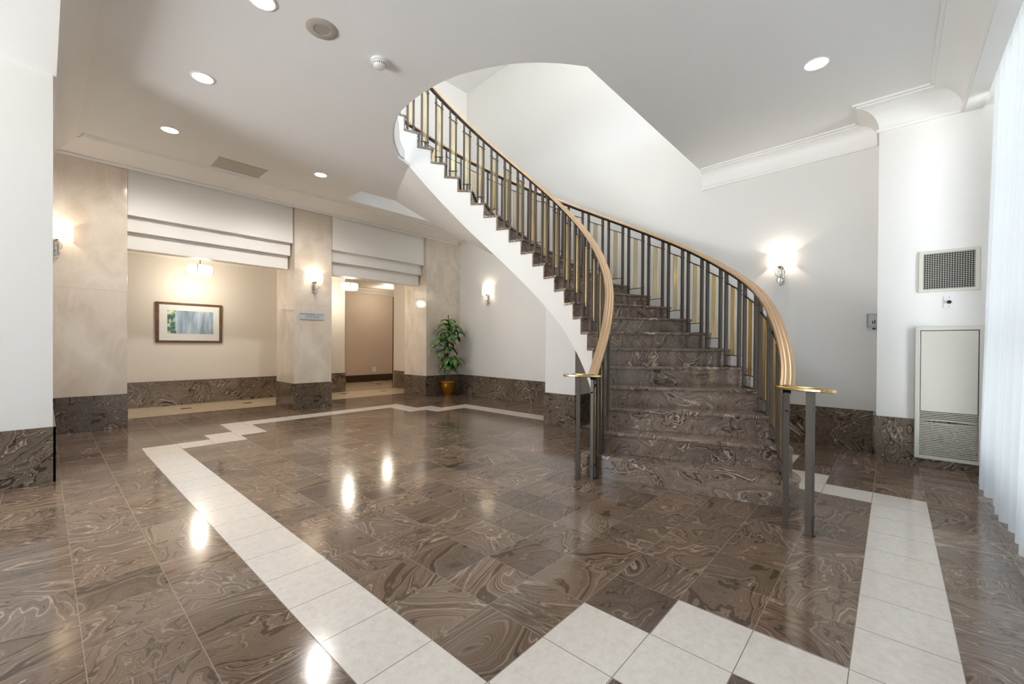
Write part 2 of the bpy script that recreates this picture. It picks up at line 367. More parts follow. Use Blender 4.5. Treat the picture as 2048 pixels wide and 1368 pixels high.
frect(1.337, 1.645, .413, 1.026)
frect(1.026, 1.337, .718, 1.026)
frect(-1.2, 6.36, 8.66, 9.96, 2)
for x, y in ((.73, 9.31), (1.703, 9.32), (2.675, 9.35), (3.66, 9.40), (4.707, 9.50), (5.687, 9.45)): frect(x - .075, x + .075, y - .075, y + .075, 3, .0022)
frect(3.5, 8.4, 10.05, 12.2, 2)
frect(3.5, 8.4, 9.97, 10.06, 3)
for x, y in ((5.4, 11.1), (6.6, 11.2)): frect(x - .075, x + .075, y - .075, y + .075, 3, .0022)
o = struct('floor', bm, [M['floor'], M['cream'], M['hallcream'], M['base']], 'brown banded marble tile floor with cream stepped border')
# keep the floor facing up
for p in o.data.polygons:
    pass
bm = bmesh.new(); bm.from_mesh(o.data)
for f in bm.faces:
    f.normal_update()
    if f.normal.z < 0: f.normal_flip()
bm.to_mesh(o.data); bm.free()

# ------------------------------------------------------------------ ceiling with stairwell opening
ARC = [(3.26, 2.05), (3.06, 2.21), (2.88, 2.40), (2.775, 2.55), (2.69, 2.71), (2.61, 2.90), (2.553, 3.104), (2.528, 3.32), (2.523, 3.533), (2.54, 3.75), (2.572, 3.96), (2.66, 4.21), (2.789, 4.45), (2.98, 4.72), (3.20, 4.95)]
def smooth_arc(P_, sub=3):
    out = []
    for i in range(len(P_) - 1):
        p0 = Vector(P_[max(i - 1, 0)]); p1 = Vector(P_[i]); p2 = Vector(P_[i + 1]); p3 = Vector(P_[min(i + 2, len(P_) - 1)])
        for k in range(sub):
            t = k / sub
            out.append(tuple(.5 * ((2 * p1) + (p2 - p0) * t + (2 * p0 - 5 * p1 + 4 * p2 - p3) * t * t + (3 * p1 - p0 - 3 * p2 + p3) * t ** 3)))
    out.append(P_[-1]); return out
ARCS = smooth_arc(ARC)
CX, CY, T0, DT, RISE, RI, RO = 2.94, 3.552, -1.391, .122, .189, 1.571, 3.12
NOSE = {0: -1.36, 1: -1.262, 2: -1.155, 3: -1.04, 4: -.912}
def ang(kc):
    if kc >= 5: return T0 + DT * kc
    if kc < 0: return -1.36 + .105 * kc
    k = int(kc); a = NOSE[k]; b = NOSE[k + 1] if k < 4 else T0 + DT * 5
    return a + (b - a) * (kc - k)
def pol(R, a): return (CX + R * cos(a), CY + R * sin(a))
KS_I, KS_O = 21.6, 21.1
HOLE = [(6.36, 2.05)] + ARCS + [(3.30, 4.985), pol(RI, ang(KS_I)), pol(2.4, ang(21.35)), pol(RO, ang(KS_O)), (3.47, 6.47), (3.50, 7.01), (6.74, 7.01)]
OUT_ = [(.056, -.48), (6.6, -.48), (7.3, 7.9), (.056, 7.9)]
struct('ceiling', holed_slab(OUT_, HOLE, H, H + .04), M['ceil'], 'flat white ceiling with a curved stairwell opening')
# fascia round the inside of the opening, up to the floor above
bm = bmesh.new()
def ribbon(pts, z0, z1, th=.02):
    zt = z1 if isinstance(z1, list) else [z1] * len(pts)
    P_ = [Vector(p) for p in pts]; rr = []
    for i, p in enumerate(P_):
        d = P_[min(i + 1, len(P_) - 1)] - P_[max(i - 1, 0)]; n = Vector((-d.y, d.x)); n.normalize(); q = p + n * th
        rr.append([bm.verts.new((x, y, z)) for x, y, z in ((p.x, p.y, z0), (p.x, p.y, zt[i]), (q.x, q.y, zt[i]), (q.x, q.y, z0))])
    for a, b in zip(rr, rr[1:]):
        for j in range(4): bm.faces.new((a[j], a[(j + 1) % 4], b[(j + 1) % 4], b[j]))
    bm.faces.new(rr[0]); bm.faces.new(rr[-1][::-1])
_rp = [(6.29, 2.05)] + ARCS + [(3.30, 4.985)]; ribbon(_rp, H + .04, [4.44] * (len(_rp) - 5) + [4.40, 4.22, 4.05, 3.90, 3.80], -.02)
bmesh.ops.remove_doubles(bm, verts=bm.verts, dist=1e-5)
struct('trim_1', bm, M['ceil'], 'white curved edge of the stairwell opening', smooth=True)
bm = bmesh.new(); ribbon([(3.47, 6.47), (3.50, 7.01), (6.60, 7.01)], H + .04, 4.44, .02)
struct('trim_2', bm, M['ceil'], 'white far edge of the stairwell opening')
# upper floor slab
HOLE2 = [(6.36, 2.05)] + ARCS[:-3] + [pol(RI, ang(23.0)), pol(RO + .05, ang(23.0)), (3.44, 6.85), (3.50, 7.01), (6.74, 7.01)]
bm = holed_slab([(-.6, -.6), (7.2, -.6), (7.2, 8.0), (-.6, 8.0)], HOLE2, 4.44, 4.53)
struct('floor_upper', bm, M['ceil'], 'upper storey floor seen past the stairwell opening')
# upper storey shell
UZ = 7.08
bm = BX(-.6, 7.3, -.7, 8.0, UZ, UZ + .1); struct('ceiling_upper', bm, M['ceil'], 'white ceiling of the upper storey')
bm = BX(-.6, 7.3, 7.5, 7.6, 4.53, UZ); struct('wall_upper_left', bm, M['wall'], 'white end wall of the upper storey')
bm = BX(-.7, -.6, -.7, 7.6, 4.53, UZ); struct('wall_upper_side', bm, M['wall'], 'white side wall of the upper storey')
bm = bmesh.new(); box(bm, -.7, 7.3, -.7, -.6, 4.4, 4.65); box(bm, -.7, 7.3, -.7, -.6, 6.3, UZ); box(bm, -.7, .9, -.7, -.6, 4.65, 6.3); box(bm, 4.0, 7.3, -.7, -.6, 4.65, 6.3)
struct('wall_upper_front', bm, M['wall'], 'window wall of the upper storey')

# ------------------------------------------------------------------ walls
# wall behind the stairs (slightly skewed), full height to the upper ceiling
bm = bmesh.new(); prism(bm, [(wallx(.12) , .12), (wallx(7.72), 7.72), (wallx(7.72) + .5, 7.72), (wallx(.12) + .5, .12)], 0, UZ)
struct('wall_back', bm, M['wall'], 'tall white wall behind the curved staircase')
bm = bmesh.new(); prism(bm, [(wallx(-.6) + .0, -.7), (wallx(.12), .12), (7.3, .12), (7.3, -.7)], H + .1, UZ)
prism(bm, [(wallx(7.72), 7.72), (wallx(7.72) + .5, 7.72), (7.3, 8), (6.6, 8)], H + .04, UZ)
struct('wall_upper_back', bm, M['wall'], 'upper storey wall beside the stairwell')
VX = 5.78
bm = BX(VX, 7.0, -1.3, .12, 0, H + .04); struct('wall_right', bm, M['wall'], 'white pier wall with vent grille beside the curtain')
bm = BX(-1.5, .056, 5.205, 7.79, 0, H + .04); struct('wall_left', bm, M['wall'], 'white block of wall in the left foreground')
# foyer where the camera stands
bm = BX(-5.0, .056, -.56, 5.21, 3.38, 3.48); struct('ceiling_foyer', bm, M['ceil'], 'lower white ceiling on the left')
bm = BX(-.02, .056, -.62, 7.8, 3.40, H + .04); struct('trim_3', bm, M['ceil'], 'white edge of the lower foyer ceiling')
bm = BX(-5.1, -1.5, 5.2, 5.3, 0, 3.48); struct('wall_foyer', bm, M['wall'], 'white foyer wall')
bm = bmesh.new(); box(bm, -5.15, -5.0, -1.0, 5.3, 0, .1); box(bm, -5.15, -5.0, -1.0, 5.3, 3.1, 3.6); box(bm, -5.15, -5.0, -1.0, 2.5, .1, 3.1); box(bm, -5.15, -5.0, 4.9, 5.3, .1, 3.1)
struct('wall_entrance', bm, M['wall'], 'entrance wall behind the camera')  # unseen; opening placed and narrowed to keep daylight off the left block
# window wall (beside the camera, right); added solid panel blocks light on the foyer side
bm = bmesh.new(); box(bm, -5.15, -3.1, -1.0, -.62, 0, 3.7); box(bm, -3.1, .5, -1.2, -1.07, 0, 3.9); box(bm, -3.1, 5.5, -1.1, -.95, 0, .12); box(bm, -3.1, 5.5, -1.1, -.95, 3.45, 3.9); box(bm, -5.15, .056, -1.1, -.60, 3.62, 3.7); box(bm, 5.5, VX, -1.1, -.95, 0, 3.9)
box(bm, -3.7, VX, -1.1, -.66, 3.86, 3.95)
struct('wall_window', bm, M['wall'], 'window wall behind the sheer curtain, with an added light-blocking panel')
# pelmet: bright soffit, then the slot for the curtain
bm = bmesh.new(); box(bm, .056, VX, -.535, -.48, 3.373, 3.9); box(bm, .056, VX, -.60, -.535, 3.373, 3.42)
struct('trim_4', bm, M['trim'], 'white pelmet along the window side of the ceiling')
w = bpy.data.objects.new('window_1', None); COL.objects.link(w); w['kind'] = 'structure'; w['label'] = 'tall window behind the sheer curtain'; w['category'] = 'window'
w.location = (1.2, -1.03, .12)
bm = bmesh.new()
for x in (-4.27, -3.05, -1.83, -.61, .61, 1.83, 3.05, 4.27): box(bm, x - .03, x + .03, -.03, .03, 0, 3.33)
for z in (.03, 1.0, 3.3): box(bm, -4.27, 4.27, -.025, .025, z - .03, z + .03)
obj('window_frame', bm, M['offwhite'], w); obj('pane', BX(-4.27, 4.27, -.004, .004, .03, 3.3), M['pane'], w)

# hall behind the columns
bm = bmesh.new(); box(bm, -1.4, 4.95, 9.97, 10.1, 0, 2.9); struct('wall_hall', bm, M['hallwall'], 'warm white wall of the hall beyond the columns')
bm = BX(6.36, 6.5, 8.5, 9.97, 0, 2.9); struct('wall_hall_right', bm, M['hallwall'], 'right end wall of the hall')
bm = BX(-1.5, -1.4, 8.0, 10.1, 0, 2.9); struct('wall_hall_left', bm, M['hallwall'], 'left end wall of the hall')
bm = BX(-1.5, 8.5, 8.15, 12.4, 2.86, 2.95); struct('ceiling_hall', bm, M['hallwall'], 'low hall ceiling')
bm = bmesh.new(); box(bm, 3.4, 8.5, 12.15, 12.25, 0, 2.9); struct('wall_corridor', bm, M['tan'], 'tan wall at the end of the corridor')
bm = bmesh.new(); box(bm, 3.3, 3.4, 10.1, 12.25, 0, 2.9); box(bm, 8.4, 8.5, 9.97, 12.25, 0, 2.9); box(bm, 6.36, 8.4, 9.97, 10.05, 0, 2.9)
struct('wall_corridor_side', bm, M['hallwall'], 'side walls of the corridor')
struct('baseboard_corridor', BX(3.4, 8.4, 12.12, 12.15, 0, .21), M['darkbase'], 'dark skirting at the foot of the tan wall')
struct('baseboard_hall', BX(-1.4, 4.96, 9.94, 9.97, 0, .46), M['base'], 'dark marble skirting in the hall')
bm = BX(6.33, 6.36, 8.58, 9.97, 0, .46); box(bm, 6.33, 6.5, 9.97, 9.985, 0, .46); struct('baseboard_hall_right', bm, M['base'], 'dark marble skirting at the end of the hall')
# crown in the hall and corridor
def crown(bm, a, b, n, z, p=.12, h=.12):
    """simple sloping crown from a to b, n = inward normal (unit)"""
    prof = [(0, -h), (.02, -h), (p * .35, -h * .55), (p * .8, -.02), (p, -.02), (p, 0), (0, 0)]
    r = [[bm.verts.new((q[0] + n[0] * u, q[1] + n[1] * u, z + v)) for u, v in prof] for q in (a, b)]
    k = len(prof)
    for i in range(k): bm.faces.new((r[0][i], r[0][(i + 1) % k], r[1][(i + 1) % k], r[1][i]))
    bm.faces.new(r[0]); bm.faces.new(r[1][::-1])
bm = bmesh.new(); crown(bm, (-1.4, 9.97), (4.95, 9.97), (0, -1), 2.86, .16, .13); crown(bm, (3.4, 12.15), (8.4, 12.15), (0, -1), 2.86, .2, .13); crown(bm, (6.36, 8.5), (6.36, 9.97), (-1, 0), 2.86, .14, .13)
struct('trim_5', bm, M['hallwall'], 'crown moulding of the hall')
# dark wood casing seen at the end of the corridor
dr = bpy.data.objects.new('door_1', None); COL.objects.link(dr); dr['kind'] = 'structure'; dr['label'] = 'mahogany door casing at the corridor end'; dr['category'] = 'door'; dr.location = (5.45, 12.15, 0)
bm = bmesh.new(); box(bm, .42, .54, -.05, 0, 0, 2.43); box(bm, -.5, .54, -.05, 0, 2.33, 2.43); box(bm, -.5, -.4, -.05, 0, 0, 2.43)
obj('casing', bm, M['redwood'], dr); obj('door_leaf', BX(-.4, .42, -.03, 0, 0, 2.33), M['redwood'], dr)
bm = BX(6.362, 6.40, 10.05, 10.1, .0, 2.45); struct('trim_6', bm, M['redwood'], 'narrow dark wood edge at the corridor opening')

# columns with marble facing
def column(x0, x1, y0, y1, label):
    t = thing('column', label, 'column', ((x0 + x1) / 2, (y0 + y1) / 2, 0), group='marble clad columns along the hall')
    a, b = (x1 - x0) / 2, (y1 - y0) / 2
    obj('shaft', BX(-a, a, -b, b, .46, H - .02), M['column'], t, bevel=.004)
    obj('plinth', BX(-a - .008, a + .008, -b - .008, b + .008, 0, .46), M['base'], t, bevel=.003)
    return t
column(.066, .775, 7.80, 8.64, 'beige marble column beside the left wall block, wall lamp half hidden in front')
column(2.955, 3.615, 7.80, 8.64, 'beige marble column between the two hall openings carrying the steel plaque')
column(5.715, 6.71, 7.72, 8.56, 'beige marble column in the corner behind the potted plant')
# stepped fascia boards above the openings
def header(x0, x1, zs, name, lab, yf=7.86):
    bm = bmesh.new(); top = H
    for k, zb in enumerate(zs):
        box(bm, x0, x1 - .012 * k, yf + .085 * k, 8.20, zb, top); top = zb + .0
    struct(name, bm, M['trim'], lab, bevel=.004)
header(.783, 2.947, (2.93, 2.72, 2.49), 'trim_7', 'white stepped header over the wide left opening')
header(3.623, 5.707, (2.93, 2.72, 2.49), 'trim_8', 'white stepped header over the narrower right opening', 7.80)

# ------------------------------------------------------------------ marble skirtings of the lobby
BH = .46
def skirt(name, pts, th=.018, h=BH, lab=None):
    bm = bmesh.new()
    for a, b in zip(pts, pts[1:]):
        a, b = Vector(a), Vector(b); d = (b - a).normalized(); n = Vector((-d.y, d.x)) * th
        prism(bm, [tuple(a), tuple(b), tuple(b + n), tuple(a + n)], 0, h)
    return struct(name, bm, M['base'], lab, bevel=.002)
skirt('baseboard_back', [(wallx(.14), .14), (wallx(7.71), 7.71)], .02, lab='dark marble skirting along the wall behind the stairs')
skirt('baseboard_right', [(VX, -1.2), (VX, .135), (wallx(.12) - .02, .135)], .015, lab='dark marble skirting on the pier below the access panel')
skirt('baseboard_left', [(.074, 7.78), (.074, 5.187), (-1.5, 5.187)], -.018, lab='dark green brown marble skirting on the left wall block')

# ------------------------------------------------------------------ cove cornices
def cavetto(p, h, n=9):
    """profile (inward, down from ceiling) from the ceiling edge to the wall"""
    pr = [(p, 0), (p, -.02), (p - .03, -.02), (p - .03, -.035)]
    pc, hc = p - .03, h - .035 - .03
    for i in range(1, n + 1):
        a = i / n * pi / 2
        pr.append((pc * (1 - sin(a)) * .92 + pc * .08 * (1 - i / n), -.035 - hc * (1 - cos(a))))
    pr += [(.02, -h + .03), (.02, -h), (0, -h), (0, 0)]
    return pr
def cove(name, pts, profs, lab):
    """pts: corner points with mitre directions (dx,dy) per corner"""
    bm = bmesh.new(); rings = []
    for (x, y, mx, my), pr in zip(pts, profs):
        rings.append([bm.verts.new((x + mx * u, y + my * u, H + v)) for u, v in pr])
    n = len(rings[0])
    for a, b in zip(rings, rings[1:]):
        for j in range(n): bm.faces.new((a[j], a[(j + 1) % n], b[(j + 1) % n], b[j]))
    bm.faces.new(rings[0]); bm.faces.new(rings[-1][::-1])
    return struct(name, bm, M['trim'], lab, smooth=True, angle=25)
pl, pp, pw, pv, pb = cavetto(.25, .28), cavetto(.25, .28), cavetto(.24, .28), cavetto(.19, .28), cavetto(.12, .28)
cove('cornice_left', [(.056, -.48, 1, 1), (.056, 7.80, 1, -1)], [pl, pl], 'white cove cornice on the left')
_pic = cavetto(.60, .125)
cove('cornice_hall', [(.056, 7.79, .45, -1), (6.62, 7.79 - .06, 0, -1)], [_pic, _pic], 'white cove cornice above the columns')
cove('cornice_window', [(.056, -.48, 1, 1), (VX, -.48, -.79, 1)], [pw, pw], 'white cove cornice along the window side')
cove('cornice_right', [(VX, -.48, -1, 1.26), (VX, .12, -1, 1.1)], [pv, pv], 'white cove cornice on the pier wall')
_r1, _r2 = cavetto(.2, .28), cavetto(.2, .28)
cove('cornice_return', [(VX, .12, -.95, 1.05), (wallx(.12), .12, -.5, 1.05)], [_r1, _r2], 'white cove return at the pier')
cove('cornice_back', [(wallx(.12), .12, -.85, 1.7), (wallx(2.05), 2.03, -1, 0)], [pb, pb], 'white cove cornice behind the staircase')
for nme in ('cornice_left', 'cornice_hall', 'cornice_window', 'cornice_right', 'cornice_return', 'cornice_back'):
    q = bpy.data.objects[nme]; q['category'] = 'cornice'
for i, nme in enumerate(('cornice_left', 'cornice_hall', 'cornice_window', 'cornice_right', 'cornice_return', 'cornice_back')):
    bpy.data.objects[nme].name = 'trim_%d' % (9 + i)

# pier under the stair
t = thing('support_pier', 'short white pier with dark marble plinth standing under the staircase', 'pier', (5.55, 3.62, 0))
bm = BX(-.50, .80, -.28, .25, .46, 1)
for v in bm.verts:
    if v.co.z > .9:
        X_, Y_ = v.co.x + 5.55 - CX, v.co.y + 3.62 - CY; v.co.z = (atan2(Y_, X_) - T0) / DT * RISE - .425
obj('shaft', bm, M['wall'], t); obj('plinth', BX(-.515, .79, -.295, .265, 0, .46), M['base'], t)

# ------------------------------------------------------------------ staircase
stair = thing('curved_staircase', 'sweeping curved staircase with brown marble treads and white plastered underside', 'staircase', (CX, CY, 0))
def L2(R, a, z): return Vector((R * cos(a), R * sin(a), z))
# white body
bm = bmesh.new(); KTOP = 23
def kstations():
    ks = []
    for k in range(0, KTOP):
        for f in (0, .25, .5, .75):
            if k + f >= .4: ks.append((k + f, k + 1))
        ks.append((k + 1 - 1e-4, k + 1))
    return ks
def off_i(k): return -.35 - .07 * max(0, min(1, (k - 9) / 8))
def off_o(k): return -.315
prev = None; first = None
st = kstations()
for kc, k in st:
    top = k * RISE - .027
    a = ang(kc) + .012
    zi = max(0.0, kc * RISE + off_i(kc)); zo = max(0.0, kc * RISE + off_o(kc))
    ring = [bm.verts.new(L2(RI, a, zi)), bm.verts.new(L2(RI, a, top)), bm.verts.new(L2(RO, a, top)), bm.verts.new(L2(RO, a, zo))]
    if prev:
        for j in range(4): bm.faces.new((prev[j], prev[(j + 1) % 4], ring[(j + 1) % 4], ring[j]))
    else: bm.faces.new(ring)
    prev = ring
bm.faces.new(prev[::-1])
obj('stair_body', bm, M['wall'], stair, smooth=True, angle=28)
# treads and risers
TR_I, TR_O = RI - .012, RO + .015
def arcpts(R, a0, a1, n): return [(R * cos(a0 + (a1 - a0) * i / n), R * sin(a0 + (a1 - a0) * i / n)) for i in range(n + 1)]
for k in range(1, KTOP + 1):
    a0, a1 = ang(k - 1), ang(k) + .014
    zt = k * RISE + .004; nose = .022
    ri_, ro_ = TR_I, TR_O
    bm = bmesh.new()
    if k == 1:
        # first step: rounded block wider than the flight
        ri_, ro_ = 1.50, 3.16
        inn = [(1.50, -1.30), (1.49, -1.335), (1.52, -1.352)]
        front = [(1.56, -1.359), (2.3, -1.361), (2.96, -1.362), (3.06, -1.358), (3.13, -1.34), (3.165, -1.31), (3.16, -1.28)]
        poly = [pol2 for pol2 in [(R * cos(a), R * sin(a)) for R, a in inn + front]] + arcpts(3.14, -1.25, a1, 3) + arcpts(1.53, a1, -1.27, 3)
    else:
        f = [(R * cos(a0 - nose / R), R * sin(a0 - nose / R)) for R in (ri_, (ri_ + ro_) / 2, ro_)]
        poly = f + arcpts(ro_, a0 + .001, a1, 4) + arcpts(ri_, a1, a0 + .001, 4)
    prism(bm, poly, zt - .03, zt)
    tr = obj('tread', bm, M['stair'], stair, bevel=.006)
    bm = bmesh.new()
    if k == 1:
        def sh(p, s=.012):
            R = hypot(*p); return p
        prism(bm, [(x * .9985 + .004, y * .996) for x, y in poly], 0, zt - .03)
    else:
        th = .02
        prism(bm, [(R * cos(a0 + q / R), R * sin(a0 + q / R)) for R, q in ((ri_ + .002, 0), (ro_ - .004, 0), (ro_ - .004, th), (ri_ + .002, th))], (k - 1) * RISE + .004, zt - .03)
    obj('riser', bm, M['stair'], stair)
    # marble cladding of the outer and inner ends of the two lowest steps
    if k == 2:
        bm = bmesh.new(); prism(bm, arcpts(RO + .012, a0 + .003, ang(2), 4) + arcpts(RO + .0015, ang(2), a0 + .003, 4), .19, zt - .03)
        obj('side_cladding', bm, M['stair'], stair)

# ------------------------------------------------------------------ railings
def rail_height(kc): return kc * RISE + 1.115
def build_railing(label, Rr, fa, fb, newel, extra, k0, sgn, rod_gap, post_w):
    t = thing('stair_railing', label, 'railing', (CX, CY, 0))
    nw = Vector((newel[0] - CX, newel[1] - CY, 0)); ex = Vector((extra[0] - CX, extra[1] - CY, 0))
    Rn, an = hypot(nw.x, nw.y), atan2(nw.y, nw.x)
    # centre line of the handrail
    pts = [Vector((nw.x, nw.y, .905))]
    a_start = ang(1.6); n0 = 9
    z16 = rail_height(1.6)
    for i in range(1, n0):
        u = i / n0; a = an + (a_start - an) * u; s = u * u * (3 - 2 * u)
        pts.append(Vector(((Rn + (Rr - Rn) * s) * cos(a), (Rn + (Rr - Rn) * s) * sin(a), .905 + (z16 - .905) * (u ** 1.02))))
    kc = 1.6
    while kc < KTOP + .3:
        pts.append(L2(Rr, ang(kc), rail_height(kc))); kc += .33
    # moulded handrail: wide grooved cap
    w, hh = .043, .02
    prof = [(-w, -.008), (-w, .006), (-w * .86, .014), (-w * .55, .012), (-w * .45, .019), (-w * .1, .021), (0, .018), (w * .1, .021), (w * .45, .019), (w * .55, .012), (w * .86, .014), (w, .006), (w, -.008), (w * .7, -.018), (-w * .7, -.018)]
    bm = sweep(bmesh.new(), pts, prof); obj('handrail', bm, M['rail'], t, smooth=True, angle=50)
    low = [p - Vector((0, 0, .030)) for p in pts]
    bm = sweep(bmesh.new(), low, [(-.022, -.012), (.022, -.012), (.022, .014), (-.022, .014)]); obj('rail_bar', bm, M['black'], t)
    # flat brass end volute over the two newels
    d = (ex - nw); dl = d.length; d.normalize(); s = Vector((-d.y, d.x, 0)); c = nw + d * (dl * .5 + .03)
    bm = bmesh.new(); La, Wb = dl * .5 + .105, .062
    ringp = []
    for i in range(36):
        a = 2 * pi * i / 36; ringp.append((c.x + d.x * La * cos(a) + s.x * Wb * sin(a), c.y + d.y * La * cos(a) + s.y * Wb * sin(a)))
    prism(bm, ringp, .892, .912); obj('rail_end_plate', bm, M['brass'], t, bevel=.005)
    bm = bmesh.new(); prism(bm, [(c.x + (x - c.x) * .35, c.y + (y - c.y) * .55) for x, y in ringp], .912, .918); obj('plate_boss', bm, M['brass'], t, bevel=.002)
    def bar_between(bm, p, q, h=.006, v=.006): sweep(bm, [p, q], [(-h, -v), (h, -v), (h, v), (-h, v)])
    def post_mesh(p, z0, z1, w_, yaw, collars=True):
        bm = bmesh.new(); cu, su = cos(yaw), sin(yaw)
        def sq(h_): return [(p.x + cu * a - su * b, p.y + su * a + cu * b) for a, b in ((-h_, -h_), (h_, -h_), (h_, h_), (-h_, h_))]
        prism(bm, sq(w_ / 2), z0, z1)
        if collars:
            for zc in (z0 + .115, z1 - .115): prism(bm, sq(w_ / 2 + .005), zc, zc + .008)
        prism(bm, sq(w_ / 2 + .006), z0, z0 + .008)
        return bm
    yaw = atan2(d.y, d.x)
    obj('newel_post', post_mesh(ex, 0.001, .893, post_w + .006, yaw), M['bronze'], t)
    def at(kc):
        """point on the rail line for a continuous step position, incl. the flared start"""
        a = ang(kc); u = (a - an) / (a_start - an)
        R = Rr if u >= 1 else Rn + (Rr - Rn) * max(0, u) ** 2 * (3 - 2 * max(0, u))
        z = rail_height(kc) if u >= 1 else .905 + (z16 - .905) * max(0, u) ** 1.02
        return L2(R, a, z)
    def panel(pa, pb, zf, bottom_bar):
        """pa lower post, pb higher post (points on the rail); zf = tread height"""
        dd = (pb - pa); dd.z = 0; L = dd.length; dn = dd.normalized(); yw = atan2(dn.y, dn.x)
        bm = bmesh.new()
        ga, gb = pa + dn * (-.02), pb + dn * .02
        bar_between(bm, Vector((ga.x, ga.y, pa.z - .15)), Vector((gb.x, gb.y, pb.z - .15)), .008, .005)
        pn = obj('baluster_panel', bm, M['black'], t)
        bm = bmesh.new(); bar_between(bm, Vector((ga.x, ga.y, zf + .12)), Vector((gb.x, gb.y, zf + .12)), .008, .004); obj('cross_bar', bm, M['black'], pn)
        if bottom_bar: bm = bmesh.new(); bar_between(bm, Vector((pa.x, pa.y, zf + .006)), Vector((pb.x, pb.y, zf + .006)), .007, .004); obj('foot_bar', bm, M['black'], pn)
        for p in (pa, pb): obj('post', post_mesh(p, zf + .001, p.z - .035, post_w, yw), M['bronze'], pn)
        for q in (-1, 0, 1):
            c_ = (pa + pb) / 2 + dn * (q * rod_gap); zt_ = (pa.z + (pb.z - pa.z) * (.5 + q * rod_gap / L)) - .152
            bm2 = bmesh.new(); h_ = rod_gap * .28
            tube(bm2, [Vector((c_.x, c_.y, zf + .122)), Vector((c_.x, c_.y, zt_))], h_, 8)
            obj('brass_rod', bm2, M['brass'], pn, smooth=True)
    # floor panel in front of step 1
    pa = Vector((nw.x, nw.y, .905)); pb = at(k0)
    panel(pa, pb, 0.0, True)
    for k in range(1, KTOP + 1):
        panel(at(k - fb), at(k - fa), k * RISE + .004, sgn > 0)
    return t
build_railing('right hand railing on the outer, longer side of the curve, nearest the wall lamp', 3.033, .18, .88, (3.205, .503), (3.163, .372), -.42, 1, .027, .031)
build_railing('left hand railing on the inner, tighter side of the curve above the white stringer', 1.676, .33, .75, (3.186, 1.926), (3.137, 2.040), -.16, -1, .017, .027)

# ------------------------------------------------------------------ wall lamps
def sconce(x, y, z0, z1, rz, label, power=9, wd=.29):
    """z0..z1 shade; local -y points into the room"""
    t = thing('wall_sconce', label, 'wall lamp', (x, y, z0), rz, 'shaded wall sconces with glass rings')
    h = z1 - z0; dep = .115
    # shade: curved front, short straight returns, open top and bottom
    bm = bmesh.new(); n = 22; pts = []
    for i in range(n + 1):
        a = pi * i / n; pts.append((-wd / 2 * cos(a) * 1.0, -.035 - dep * .75 * sin(a) ** .8))
    pts = [(-wd / 2, -.006)] + pts + [(wd / 2, -.006)]
    lo = [bm.verts.new((px_, py_, 0)) for px_, py_ in pts]; hi = [bm.verts.new((px_, py_, h)) for px_, py_ in pts]
    for i in range(len(pts) - 1): bm.faces.new((lo[i], lo[i + 1], hi[i + 1], hi[i]))
    o = obj('lamp_shade', bm, M['shade'], t, smooth=True, angle=60)
    sd = o.modifiers.new('thick', 'SOLIDIFY'); sd.thickness = .002
    obj('backplate', BX(-.03, .03, -.012, -.001, -.19, h * .8), M['chrome'], t, bevel=.003)
    bm = lathe(bmesh.new(), [(.0, -.022), (.018, -.018), (.032, -.004), (.034, .004), (0, .006)], 20, (0, -.06, 0)); obj('bulb_holder', bm, M['chrome'], t, smooth=True)
    # chrome S arm
    arm = [(0, -.06, -.015), (0, -.055, -.05), (0, -.052, -.09), (.004, -.055, -.125), (.008, -.06, -.15), (.008, -.06, -.22)]
    bm = tube(bmesh.new(), arm, .009, 10); obj('arm', bm, M['chrome'], t, smooth=True)
    for r_, zc in ((.052, -.075), (.031, -.165)):
        ring = [(r_ * cos(2 * pi * i / 28) + .003, -.075, zc + r_ * sin(2 * pi * i / 28)) for i in range(29)]
        bm = tube(bmesh.new(), ring, .0055, 8); obj('glass_ring', bm, M['crystal'], t, smooth=True)
    bm = lathe(bmesh.new(), [(0, -.24), (.012, -.232), (.016, -.222), (.010, -.212), (0, -.208)], 16, (.008, -.06, 0)); obj('finial', bm, M['chrome'], t, smooth=True)
    bm = bmesh.new(); bmesh.ops.create_uvsphere(bm, u_segments=14, v_segments=10, radius=.022); bmesh.ops.translate(bm, verts=bm.verts, vec=(0, -.062, .055))
    obj('bulb', bm, M['lamp'], t, smooth=True)
    d = bpy.data.lights.new('sconce_light', 'POINT'); d.energy = power; d.color = (1, .84, .66); d.shadow_soft_size = .028
    l = bpy.data.objects.new('sconce_light', d); COL.objects.link(l); l.parent = t; l.location = (0, -.062, h * .62)
    return t
sconce(wallx(1.05), 1.05, 2.165, 2.35, pi * 1.5 - .07, 'wall lamp glowing above the right hand railing', 4.5, .28)
sconce(wallx(6.66) , 6.66, 2.27, 2.46, pi * 1.5 - .07, 'wall lamp on the plain wall between the plant and the stair underside', 4, .30)
sconce(3.282, 7.80, 2.275, 2.445, 0, 'wall lamp on the middle column above the steel plaque', 4, .28)
sconce(.105, 7.80, 2.44, 2.64, 0, 'wall lamp at the far left, half hidden behind the white wall block', 4, .28)

